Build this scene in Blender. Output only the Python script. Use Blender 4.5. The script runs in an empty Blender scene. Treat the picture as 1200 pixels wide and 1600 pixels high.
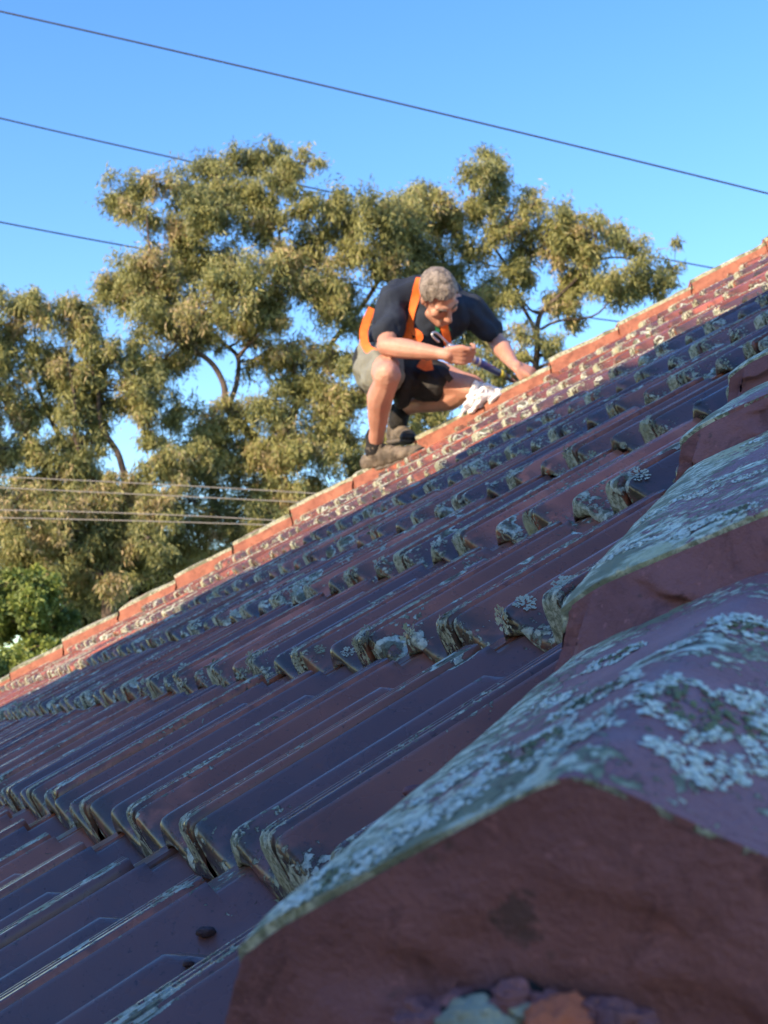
import bpy, bmesh, math, random
import numpy as np
from mathutils import Vector, Matrix, noise as mnoise
from mathutils.bvhtree import BVHTree
R = math.radians
random.seed(7); rng = np.random.default_rng(11)
scene = bpy.context.scene

# ------------------------------------------------------------------ camera
CAM = np.array([0.0, 0.0, 3.7])
FPX, PITCH, YAW = 2059.35, 0.179216, 0.405988       # focal length in pixels of a 1200x1600 picture
cy, sy, cp, sp = math.cos(YAW), math.sin(YAW), math.cos(PITCH), math.sin(PITCH)
FWD = np.array([sy*cp, cy*cp, sp]); RIGHT = np.array([cy, -sy, 0.0]); UP = np.cross(RIGHT, FWD)
camd = bpy.data.cameras.new('camera'); cam = bpy.data.objects.new('camera', camd)
scene.collection.objects.link(cam); scene.camera = cam
cam.matrix_world = Matrix(((RIGHT[0], UP[0], -FWD[0], CAM[0]), (RIGHT[1], UP[1], -FWD[1], CAM[1]), (RIGHT[2], UP[2], -FWD[2], CAM[2]), (0, 0, 0, 1)))
camd.sensor_fit = 'VERTICAL'; camd.sensor_height = 36; camd.lens = 36*FPX/1600
camd.clip_start = 0.02; camd.clip_end = 2000
camd.dof.use_dof = True; camd.dof.focus_distance = 1.15; camd.dof.aperture_fstop = 20

# ------------------------------------------------------------------ light
SUN = np.array([-0.864, -0.344, 0.33]); SUN /= np.linalg.norm(SUN)     # towards the sun
world = bpy.data.worlds.new('World'); scene.world = world; world.use_nodes = True
nt = world.node_tree; bg = nt.nodes['Background']
sky = nt.nodes.new('ShaderNodeTexSky'); sky.sky_type = 'NISHITA'; sky.sun_disc = False
sky.sun_elevation = math.asin(SUN[2]); sky.sun_rotation = math.atan2(SUN[0], SUN[1])
sky.altitude = 0; sky.air_density = 1.35; sky.dust_density = 0.15; sky.ozone_density = 3.0
hs = nt.nodes.new('ShaderNodeHueSaturation'); hs.inputs['Saturation'].default_value = 1.30; hs.inputs['Hue'].default_value = .518
nt.links.new(sky.outputs[0], hs.inputs['Color']); nt.links.new(hs.outputs[0], bg.inputs[0]); bg.inputs[1].default_value = 0.15
sd = bpy.data.lights.new('sun', 'SUN'); so = bpy.data.objects.new('sun', sd); scene.collection.objects.link(so)
sd.energy = 3.8; sd.angle = R(0.5); sd.color = (1.0, 0.74, 0.47)
so.location = (-8, -4, 12); so.rotation_euler = Vector(SUN).to_track_quat('Z', 'Y').to_euler()
scene.view_settings.view_transform = 'Standard'; scene.view_settings.look = 'None'
scene.view_settings.exposure = 1.38; scene.view_settings.gamma = 1

# ------------------------------------------------------------------ helpers
def link(o): scene.collection.objects.link(o); return o
def parent(o, p):
    if p is not None:
        o.parent = p; o.matrix_parent_inverse = Matrix.Translation(-Vector(p.location))
    return o
def tag(o, label=None, cat=None, group=None, kind=None):
    if label: o['label'] = label
    if cat: o['category'] = cat
    if group: o['group'] = group
    if kind: o['kind'] = kind
    return o
def thing(name, loc, label, cat, group=None):
    o = bpy.data.objects.new(name, None); link(o); o.location = loc; o.empty_display_size = .1
    return tag(o, label, cat, group)
def mesh(name, V, F, mat=None, par=None, smooth=True, attrs=None):
    me = bpy.data.meshes.new(name)
    V = np.asarray(V, dtype=np.float32)
    if isinstance(F, np.ndarray):
        n, k = F.shape
        me.vertices.add(len(V)); me.vertices.foreach_set('co', V.ravel())
        me.loops.add(n*k); me.loops.foreach_set('vertex_index', F.astype(np.int32).ravel())
        me.polygons.add(n); me.polygons.foreach_set('loop_start', np.arange(0, n*k, k, dtype=np.int32))
        me.update(calc_edges=True)
    else:
        me.from_pydata([tuple(map(float, v)) for v in V], [], F); me.update()
    if smooth: me.polygons.foreach_set('use_smooth', np.ones(len(me.polygons), dtype=bool))
    if attrs:
        for k_, a in attrs.items():
            at = me.attributes.new(k_, 'FLOAT', 'POINT'); at.data.foreach_set('value', np.asarray(a, dtype=np.float32))
    o = bpy.data.objects.new(name, me); link(o)
    if mat: me.materials.append(mat)
    return parent(o, par)
def grid_faces(nr, nc, off=0):
    i = np.arange(nr-1)[:, None]*nc + np.arange(nc-1)[None, :]
    return (np.stack([i, i+1, i+nc+1, i+nc], -1).reshape(-1, 4) + off)
def ray(px, py): return FWD + RIGHT*(px-600)/FPX - UP*(py-800)/FPX
def at(px, py, z): return CAM + ray(px, py)*z            # a point of the place z metres in front of the lens plane
def fbm(P, sc, seed=0, octv=4):
    """cheap smooth value noise on points (numpy), about -1..1"""
    out = np.zeros(len(P)); amp = 1; tot = 0
    for o in range(octv):
        q = P*sc*(2**o) + seed*17.3 + o*31.7
        i = np.floor(q).astype(np.int64); fr = q - i; fr = fr*fr*(3-2*fr)
        acc = np.zeros(len(P))
        for dx in (0, 1):
            for dy in (0, 1):
                for dz in (0, 1):
                    h = ((i[:, 0]+dx)*73856093) ^ ((i[:, 1]+dy)*19349663) ^ ((i[:, 2]+dz)*83492791)
                    h = (h ^ (h >> 13)) * 1274126177 & 0x7fffffff
                    w = (fr[:, 0] if dx else 1-fr[:, 0])*(fr[:, 1] if dy else 1-fr[:, 1])*(fr[:, 2] if dz else 1-fr[:, 2])
                    acc += w*((h % 65536)/32768.0-1)
        out += acc*amp; tot += amp; amp *= .5
    return out/tot

# ------------------------------------------------------------------ materials
class NT:
    def __init__(s, name):
        s.m = bpy.data.materials.new(name); s.m.use_nodes = True; s.t = s.m.node_tree
        s.b = s.t.nodes['Principled BSDF']; s.tc = s.t.nodes.new('ShaderNodeTexCoord').outputs['Object']
    def n(s, ty, **kw):
        nd = s.t.nodes.new(ty)
        for k, v in kw.items(): setattr(nd, k, v)
        return nd
    def l(s, a, b): s.t.links.new(a, b)
    def noise(s, sc, det=4, rough=.55, vec=None, dist=0):
        nd = s.n('ShaderNodeTexNoise'); nd.inputs['Scale'].default_value = sc; nd.inputs['Detail'].default_value = det
        nd.inputs['Roughness'].default_value = rough; nd.inputs['Distortion'].default_value = dist
        s.l(vec if vec is not None else s.tc, nd.inputs['Vector']); return nd.outputs['Fac']
    def vor(s, sc, vec=None, feat='F1', out='Distance', rnd=1):
        nd = s.n('ShaderNodeTexVoronoi', feature=feat); nd.inputs['Scale'].default_value = sc; nd.inputs['Randomness'].default_value = rnd
        s.l(vec if vec is not None else s.tc, nd.inputs['Vector']); return nd.outputs[out]
    def math(s, op, a, b=None, c=None, clamp=False):
        nd = s.n('ShaderNodeMath', operation=op, use_clamp=clamp)
        for i, x in enumerate((a, b, c)):
            if x is None: continue
            if isinstance(x, (int, float)): nd.inputs[i].default_value = x
            else: s.l(x, nd.inputs[i])
        return nd.outputs[0]
    def ramp(s, x, a, b, lo=0., hi=1.):
        nd = s.n('ShaderNodeMapRange'); nd.interpolation_type = 'SMOOTHSTEP'
        s.l(x, nd.inputs[0]); nd.inputs[1].default_value = a; nd.inputs[2].default_value = b
        nd.inputs[3].default_value = lo; nd.inputs[4].default_value = hi; return nd.outputs[0]
    def mix(s, f, a, b, ty='MIX'):
        nd = s.n('ShaderNodeMix', data_type='RGBA', blend_type=ty)
        for i, x in ((0, f), (6, a), (7, b)):
            if isinstance(x, (int, float)): nd.inputs[i].default_value = x
            elif isinstance(x, tuple): nd.inputs[i].default_value = x+(1,)
            else: s.l(x, nd.inputs[i])
        return nd.outputs[2]
    def attr(s, name): return s.n('ShaderNodeAttribute', attribute_name=name).outputs['Fac']
    def bump(s, h, dist, strength=1.0, prev=None):
        nd = s.n('ShaderNodeBump'); nd.inputs['Strength'].default_value = strength; nd.inputs['Distance'].default_value = dist
        s.l(h, nd.inputs['Height'])
        if prev is not None: s.l(prev, nd.inputs['Normal'])
        return nd.outputs[0]
    def fin(s, col=None, rough=None, nrm=None, spec=None):
        for key, x in (('Base Color', col), ('Roughness', rough), ('Normal', nrm), ('Specular IOR Level', spec)):
            if x is None: continue
            if isinstance(x, (int, float)): s.b.inputs[key].default_value = x
            elif isinstance(x, tuple): s.b.inputs[key].default_value = x+(1,)
            else: s.l(x, s.b.inputs[key])
        return s.m
def simple(name, col, rough=.7, nsc=None, namp=.3, bump=None, spec=None):
    n = NT(name); c = col
    if nsc:
        f = n.noise(nsc, 5); c = n.mix(n.ramp(f, .3, .7), tuple(x*(1-namp) for x in col), tuple(min(1, x*(1+namp)) for x in col))
    nr = n.bump(n.noise(bump[0], 5), bump[1]) if bump else None
    return n.fin(c, rough, nr, spec)

def lichen_nodes(n, bias, fine=120, big=7.0, rings=0.0):
    """crusty lobed lichen; bias (socket) raises cover. returns mask, colour, height"""
    w = n.n('ShaderNodeTexNoise'); w.inputs['Scale'].default_value = 90; w.inputs['Detail'].default_value = 4
    n.l(n.tc, w.inputs['Vector'])
    sc = n.n('ShaderNodeVectorMath', operation='SCALE'); n.l(w.outputs['Color'], sc.inputs[0]); sc.inputs['Scale'].default_value = .016
    ad = n.n('ShaderNodeVectorMath', operation='ADD'); n.l(n.tc, ad.inputs[0]); n.l(sc.outputs[0], ad.inputs[1])
    v = ad.outputs[0]
    large = n.noise(big, 4, .6)
    lob = n.noise(fine, 6, .72, v)
    vf = n.vor(150, v)
    f = n.math('ADD', n.math('MULTIPLY', large, 1.0), n.math('MULTIPLY', lob, .85))
    f = n.math('SUBTRACT', f, n.math('MULTIPLY', vf, .28))
    f = n.math('ADD', f, bias)
    mask = n.ramp(f, .90, .935)
    c1 = n.noise(140, 4, .65, v)
    col = n.mix(n.ramp(c1, .40, .60), (.15, .165, .11), (.47, .485, .39))
    col = n.mix(n.ramp(n.noise(13, 2), .52, .7), col, (.33, .34, .22))
    # round thalli: pale lobed rim, older olive centre
    vr = n.n('ShaderNodeTexVoronoi'); vr.inputs['Scale'].default_value = 15; n.l(v, vr.inputs['Vector'])
    sep = n.n('ShaderNodeSeparateColor'); n.l(vr.outputs['Color'], sep.inputs[0])
    rad = n.math('MULTIPLY', n.ramp(sep.outputs[0], .28, .95, 0, .42), n.ramp(n.math('ADD', bias, n.math('MULTIPLY', large, .6)), .12, .34))
    rad = n.math('ADD', rad, rings)
    q = n.math('SUBTRACT', rad, n.math('ADD', vr.outputs['Distance'], n.math('MULTIPLY', n.math('SUBTRACT', lob, .5), .30)))
    m2 = n.ramp(q, .0, .02); inner = n.ramp(q, .07, .15)
    c2 = n.mix(inner, n.mix(n.ramp(c1, .4, .6), (.32, .36, .30), (.54, .57, .48)), n.mix(n.ramp(c1, .4, .6), (.085, .09, .06), (.17, .18, .12)))
    col = n.mix(m2, col, c2)
    hole = n.math('MULTIPLY', inner, n.ramp(n.noise(60, 4, .7, v), .48, .56))
    mask = n.math('MAXIMUM', mask, n.math('SUBTRACT', m2, n.math('MULTIPLY', hole, m2)))
    h = n.math('MULTIPLY', mask, n.math('ADD', .5, lob))
    return mask, col, h

def tile_material():
    n = NT('glazed_tile')
    tint = n.attr('tint'); nose = n.attr('nose'); rib = n.attr('rib'); t2 = n.attr('tint2')
    plum = n.mix(n.ramp(n.noise(5, 4), .35, .65), (.190, .066, .040), (.275, .095, .054))
    slate = n.mix(n.ramp(n.noise(7, 3), .3, .7), (.105, .056, .054), (.165, .072, .062))
    red = n.mix(n.ramp(n.noise(11, 4), .3, .7), (.34, .10, .058), (.50, .165, .095))
    c = n.mix(n.ramp(tint, .30, .55), slate, plum)
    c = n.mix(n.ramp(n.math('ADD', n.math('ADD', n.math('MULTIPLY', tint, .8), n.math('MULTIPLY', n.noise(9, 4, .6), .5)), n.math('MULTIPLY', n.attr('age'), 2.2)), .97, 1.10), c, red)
    c = n.mix(n.math('MULTIPLY', n.ramp(n.math('ADD', t2, n.noise(28, 3)), 1.06, 1.28), n.ramp(rib, .2, .9)), c, (.20, .060, .038))
    c = n.mix(n.math('MULTIPLY', n.ramp(rib, 1.3, 1.8), n.ramp(n.math('ADD', t2, n.math('MULTIPLY', n.noise(16, 4), .8)), .55, .85, 0, .9)), c, n.mix(n.ramp(n.noise(50, 4), .35, .65), (.20, .062, .036), (.36, .11, .055)))
    # weathered flecks where the glaze has gone
    c = n.mix(n.math('MULTIPLY', n.ramp(n.noise(60, 5, .7), .60, .68), .5), c, (.17, .065, .045))
    c = n.mix(n.math('MULTIPLY', n.ramp(n.noise(220, 2), .66, .72), .6), c, (.02, .018, .02))
    # grime on the noses
    c = n.mix(n.math('MULTIPLY', nose, n.ramp(n.noise(38, 4),   .33, .55, 0, .9)), c, (.034, .034, .026))
    bias = n.math('ADD', n.math('MULTIPLY', n.math('MULTIPLY', nose, n.ramp(n.noise(17, 3), .35, .62, .45, 1.2)), .17), n.math('MULTIPLY', n.math('SUBTRACT', n.math('MINIMUM', rib, 1.0), n.ramp(rib, 1.3, 1.8)), .20))
    bias = n.math('ADD', bias, n.math('MULTIPLY', t2, .06))
    bias = n.math('ADD', bias, n.attr('age'))
    m, lc, h = lichen_nodes(n, n.math('ADD', bias, -.17))
    col = n.mix(m, c, lc)
    rough = n.math('ADD', n.ramp(n.noise(14, 4), .3, .7, .20, .38), n.math('MULTIPLY', m, .5))
    b = n.bump(n.noise(70, 5, .6), .0010, .5)
    b = n.bump(n.noise(420, 3), .0003, .5, b)
    b = n.bump(h, .0028, 1, b)
    return n.fin(col, rough, b, .5)
def cap_material(name, a, b_, bias=-.12, lowland=.30, gain=1.0):
    n = NT(name); tint = n.attr('tint')
    c = n.mix(n.ramp(n.noise(6, 5, .6), .35, .65), a, b_)
    c = n.mix(n.math('MULTIPLY', n.ramp(n.noise(45, 5, .7), .56, .7), .6), c, tuple(x*1.6 for x in a))
    edge = n.attr('edge')
    bb = n.math('ADD', n.math('MULTIPLY', edge, lowland), bias)
    bb = n.math('ADD', bb, n.math('MULTIPLY', tint, .08))
    m, lc, h = lichen_nodes(n, bb, 150, 9.0, 0)
    lc = n.mix(n.ramp(n.noise(20, 3), .5, .6), lc, (.15, .16, .11)); lc = n.mix(1.0, lc, (gain, gain, gain*.97), 'MULTIPLY')
    col = n.mix(m, c, lc)
    rough = n.math('ADD', n.ramp(n.noise(18, 4), .3, .7, .48, .66), n.math('MULTIPLY', m, .4))
    col = n.mix(n.math('MULTIPLY', n.ramp(n.noise(300, 3, .7), .60, .70), .5), col, (.05, .035, .035))
    bb = n.bump(n.noise(50, 6, .7), .0026, .7); bb = n.bump(n.noise(420, 4, .7), .0008, .8, bb); bb = n.bump(h, .003, 1, bb)
    return n.fin(col, rough, bb, .32)
def mortar_material(name, a, b_):
    n = NT(name)
    c = n.mix(n.ramp(n.noise(16, 6, .65), .3, .7), a, b_)
    c = n.mix(n.math('MULTIPLY', n.ramp(n.noise(22, 5, .7, None, 1.2), .5, .66), .55), c, tuple(x*.45 for x in a))
    c = n.mix(n.math('MULTIPLY', n.ramp(n.noise(130, 4, .7), .6, .72), .5), c, tuple(x*1.7 for x in b_))
    c = n.mix(n.math('MULTIPLY', n.ramp(n.noise(30, 4, .7), .62, .70), .6), c, (.045, .045, .04))
    b = n.bump(n.noise(26, 6, .65), .006, .7); b = n.bump(n.noise(330, 4, .7), .0012, .9, b)
    return n.fin(c, .86, b, .25)
M_tile = tile_material()
M_cap = cap_material('painted_cap', (.235, .105, .110), (.310, .140, .140), .05, .24, 1.65)
M_capfar = cap_material('sunlit_cap', (.26, .090, .058), (.42, .150, .088), .11, .22)  # far copy of the cap material with warm sunlight put into its colour
M_mortar = mortar_material('red_mortar', (.190, .084, .088), (.270, .120, .122))
M_mortarfar = mortar_material('red_mortar_sunlit', (.22, .085, .06), (.33, .14, .09))  # far copy of the mortar, its colour warmed to look sunlit
def lichen_mat():
    n = NT('leafy_lichen')
    c = n.mix(n.attr('tint'), (.19, .215, .15), (.47, .49, .39))
    c = n.mix(n.ramp(n.noise(14, 3), .5, .65), c, (.27, .30, .19))
    return n.fin(c, .9, n.bump(n.noise(500, 3), .0006), .2)
M_lichen = lichen_mat()
M_dark = simple('dark_backing', (.012, .012, .014), .95)
M_brick = simple('house_brick', (.30, .13, .09), .9, 9, .3, (60, .004))
M_white = simple('painted_timber', (.62, .60, .55), .6, 5, .1)

# ------------------------------------------------------------------ roof frame
PHI = 0.577405; W = 0.21; CF = math.cos(PHI); SF = math.sin(PHI)
O = CAM + np.array([0.279429, 0.857217, -0.0543278])
Uv = np.array([0, 1., 0]); Vv = np.array([CF, 0, SF]); Nv = np.array([-SF, 0, CF])
VROW = {0: -.335, 1: 0., 2: .336, 3: .6645, 4: .982, 5: 1.3184, 6: 1.654}
for r in range(7, 16): VROW[r] = 1.654 + .334*(r-6)
VROW[-1] = -.67; VROW[-2] = -1.005
NEAR, FAR = -.49, 6.6
def pl(u, v, n=0.): return O + np.multiply.outer(u, Uv) + np.multiply.outer(v, Vv) + np.multiply.outer(n, Nv)
VAPEX = (FAR-NEAR)/(2*CF); UAPEX = NEAR + VAPEX*CF; APEX = pl(UAPEX, VAPEX)
VEAVE = -1.03
def drift(v): return .12*np.sin(np.pi*np.clip(v, 0, VAPEX)/VAPEX)**1.9     # the old hip bows outwards a little

PROF = np.array([(0, -.016), (.0006, -.0075), (.0022, -.0042), (.005, -.0036), (.009, -.0060), (.016, -.0125), (.026, -.0215), (.038, -.0310), (.050, -.0375), (.062, -.0400),
 (.074, -.0398), (.083, -.0355), (.0895, -.0240), (.0945, -.0125), (.0985, -.0068), (.103, -.0052), (.1075, -.0066), (.113, -.0112), (.123, -.0200), (.135, -.0300), (.146, -.0372),
 (.156, -.0402), (.165, -.0385), (.1705, -.0280), (.1745, -.0110), (.1772, -.0030), (.1800, -.0002), (.1835, 0), (.1850, -.0018), (.1870, -.0018), (.1885, 0), (.1915, 0), (.1930, -.0018),
 (.1950, -.0018), (.1965, 0), (.2010, 0), (.2042, -.0014), (.2058, -.0060), (.2064, -.0160), (.2066, -.0300)])
def tile_local(lod):
    P = PROF if lod == 0 else PROF[[0, 2, 4, 6, 9, 11, 13, 15, 17, 20, 21, 23, 25, 27, 31, 35, 37, 39]]
    s = P[:, 0]; z = P[:, 1]
    zb = np.where((s > .087) & (s < .124), -.0335, -.0600)
    zb = np.where((s <= .087) & (s > .080), -.047, zb); zb = np.where((s >= .124) & (s < .130), -.047, zb)
    h = z - zb
    rows = []
    noserows = [(.022, h, 1), (.000, h, 1), (-.0025, h*.82, 1), (-.003, h*.55, 1), (-.0022, np.minimum(.0095, h*.36), 1), (-.0002, np.minimum(.0045, h*.22), 1), (.0035, np.minimum(.0014, h*.12), .9), (.009, np.minimum(.0003, h), .75), (.020, h*0, .5)]
    if lod: noserows = [noserows[i] for i in (0, 1, 3, 5, 7)]
    for t, d, w in noserows: rows.append((t, z-d, w))
    ts = [.035, .06, .10, .14, .18, .210, .240, .252, .264, .276, .288, .304, .3045, .34, .385] if lod == 0 else [.05, .14, .24, .265, .29, .31, .34, .385]
    for t in ts:
        zz = z.copy()
        if t > .242:
            cap_ = -.0052 - (t-.242)*.85
            mid = (s > .078) & (s < .160)
            zz = np.where(mid, np.minimum(zz, np.maximum(cap_, -.0402)), zz)
        if t >= .3042:
            ed = (s < .03) | (s > .168)
            zz = np.where(ed, np.minimum(zz, -.0125), zz)
        rows.append((t, zz, .25*max(0, 1-(t-.02)/.05)))
    T = np.array([r[0] for r in rows]); Z = np.array([r[1] for r in rows]) - T[:, None]*.065
    w = np.array([r[2] for r in rows])
    Sg = np.tile(s, (len(T), 1)); Tg = np.tile(T[:, None], (1, len(s))); Wg = np.tile(w[:, None], (1, len(s)))
    rib = np.where((Sg > .176), 1., 0.) + np.where((Sg < .006), .6, 0) + np.where(abs(Sg-.103) < .007, .35, 0)
    rib = rib*np.where(Tg < .304, 1, .4); rib = np.where(Sg > .2035, 2., rib)
    return Sg.ravel(), Tg.ravel(), Z.ravel(), Wg.ravel(), rib.ravel(), len(T), len(s)
LT = [tile_local(0), tile_local(1)]

def build_tiles():
    VV, FF, A = [], [], {'tint': [], 'nose': [], 'rib': [], 'tint2': [], 'age': []}
    anchors = []; off = 0
    for r in sorted(VROW):
        v0 = VROW[r]
        if v0 > VAPEX+.05 or v0 < VEAVE: continue
        ph = 0 if r % 2 else .5
        klo = math.floor((NEAR+v0*CF)/W)-2; khi = math.ceil((FAR-v0*CF)/W)+2
        for k in range(klo, khi):
            uc = (k+ph)*W + .1915                       # left edge of the tile; rib sits at (k+ph)*W
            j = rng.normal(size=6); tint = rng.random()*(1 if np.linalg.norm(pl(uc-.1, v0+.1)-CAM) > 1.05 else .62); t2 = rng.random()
            P0 = pl(uc-.1, v0+.1); lod = 0 if np.linalg.norm(P0-CAM) < 2.7 else 1
            S, T, Z, Wt, Rb, nr, nc = LT[lod]
            u = uc - S + j[0]*.0012 + T*j[1]*.004; v = v0 + T + j[2]*.0030 + (S-.1)*j[3]*.012
            n = Z + j[4]*.0013 + (S-.1)*j[5]*.007
            if u.min() > FAR - v0*CF+.02 or u.max() < NEAR + (v0)*CF-.15: continue
            dn = NEAR + v*CF - drift(v); df = FAR - v*CF
            inside = (u > dn) & (u < df)
            if not inside.any(): continue
            v = np.minimum(v, VAPEX)
            dn = NEAR + v*CF - drift(v); df = FAR - v*CF
            u = np.clip(u, dn, df)
            P = pl(u, v, n)
            F = grid_faces(nr, nc)
            keep = inside[F].any(1); F = F[keep]
            VV.append(P); FF.append(F[:, ::-1]+off); off += len(P)
            A['tint'].append(np.full(len(P), tint)); A['tint2'].append(np.full(len(P), t2)); A['nose'].append(Wt); A['rib'].append(Rb)
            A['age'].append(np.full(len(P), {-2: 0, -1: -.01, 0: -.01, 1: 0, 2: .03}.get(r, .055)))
            if np.linalg.norm(P0-CAM) < 4.5:
                nn = 9 if lod == 0 else 5
                G = P.reshape(nr, nc, 3)[:nn+1]; I = inside.reshape(nr, nc)[:nn+1]
                anchors.append((r, G, I, np.linalg.norm(P0-CAM)))
    A = {k: np.concatenate(v) for k, v in A.items()}
    return np.concatenate(VV), np.concatenate(FF), A, anchors
TV, TF, TA, ANCH = build_tiles()

house = thing('house', (3.6, 4.5, 0), 'brick house under a weathered terracotta tiled hip roof grown with lichen', 'house')
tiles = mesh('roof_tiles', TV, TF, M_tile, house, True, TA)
tag(tiles, 'plum glazed interlocking tiles in stepped courses with lichen on their noses')
def reflect(o, axis_n, point, name):
    """the neighbouring hip face: the same tiles mirrored about the vertical plane of a hip"""
    n = Vector(axis_n).normalized(); p = Vector(point)
    Rm = Matrix.Identity(4)
    for a in range(3):
        for b in range(3): Rm[a][b] = (1 if a == b else 0) - 2*n[a]*n[b]
    M = Matrix.Translation(p) @ Rm @ Matrix.Translation(-p)
    c = bpy.data.objects.new(name, o.data); link(c); c.parent = house
    c.matrix_parent_inverse = Matrix.Translation(-Vector(house.location)); c.matrix_basis = M
    return c
reflect(tiles, (1, -1, 0), APEX, 'roof_tiles')
reflect(tiles, (1, 1, 0), APEX, 'roof_tiles')

# felt sheet added under the tiles to stop light leaks, fascia, gutter and walls
def underlay():
    d = -.075; vs = []
    a = pl(NEAR+VEAVE*CF, VEAVE, d); b = pl(FAR-VEAVE*CF, VEAVE, d); ap = APEX+np.array([0, 0, d/CF])
    def refl(p, n): n = np.array(n)/np.linalg.norm(n); return p-2*n*((p-APEX)@n)
    c = refl(b, (1., -1., 0)); e = refl(a, (1., 1., 0))
    V = [a, b, ap, c, e]
    return mesh('dark_backing', V, [(0, 2, 1), (0, 3, 2), (1, 2, 4)], M_dark, house, False)
underlay()
def box(name, lo, hi, mat, par=None, bev=0.0):
    bm = bmesh.new(); bmesh.ops.create_cube(bm, size=1)
    lo = np.array(lo); hi = np.array(hi)
    for v in bm.verts: v.co = Vector(lo+(np.array(v.co)+.5)*(hi-lo))
    if bev: bmesh.ops.bevel(bm, geom=bm.edges[:], offset=bev, segments=2, affect='EDGES')
    me = bpy.data.meshes.new(name); bm.to_mesh(me); bm.free(); me.materials.append(mat)
    return parent(link(bpy.data.objects.new(name, me)), par)
ev = pl(0, VEAVE); ex, ez = ev[0], ev[2]
yn = (O[1]+NEAR+VEAVE*CF); yf = (O[1]+FAR-VEAVE*CF)
box('gutter', (ex-.12, yn-.1, ez-.16), (ex+.01, yf+.1, ez-.07), M_white, house, .02)
box('wall', (ex+.45, yn+.45, 0), (ex+.70, yf-.45, ez-.17), M_brick, house)
box('wall', (ex+.70, yn+.45, 0), (ex+6.2, yn+.70, ez-.17), M_brick, house)
box('wall', (ex+.70, yf-.70, 0), (ex+6.2, yf-.45, ez-.17), M_brick, house)
box('eave_lining', (ex+.01, yn+.01, ez-.165), (ex+6.2, yf-.01, ez-.135), M_white, house)

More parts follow.
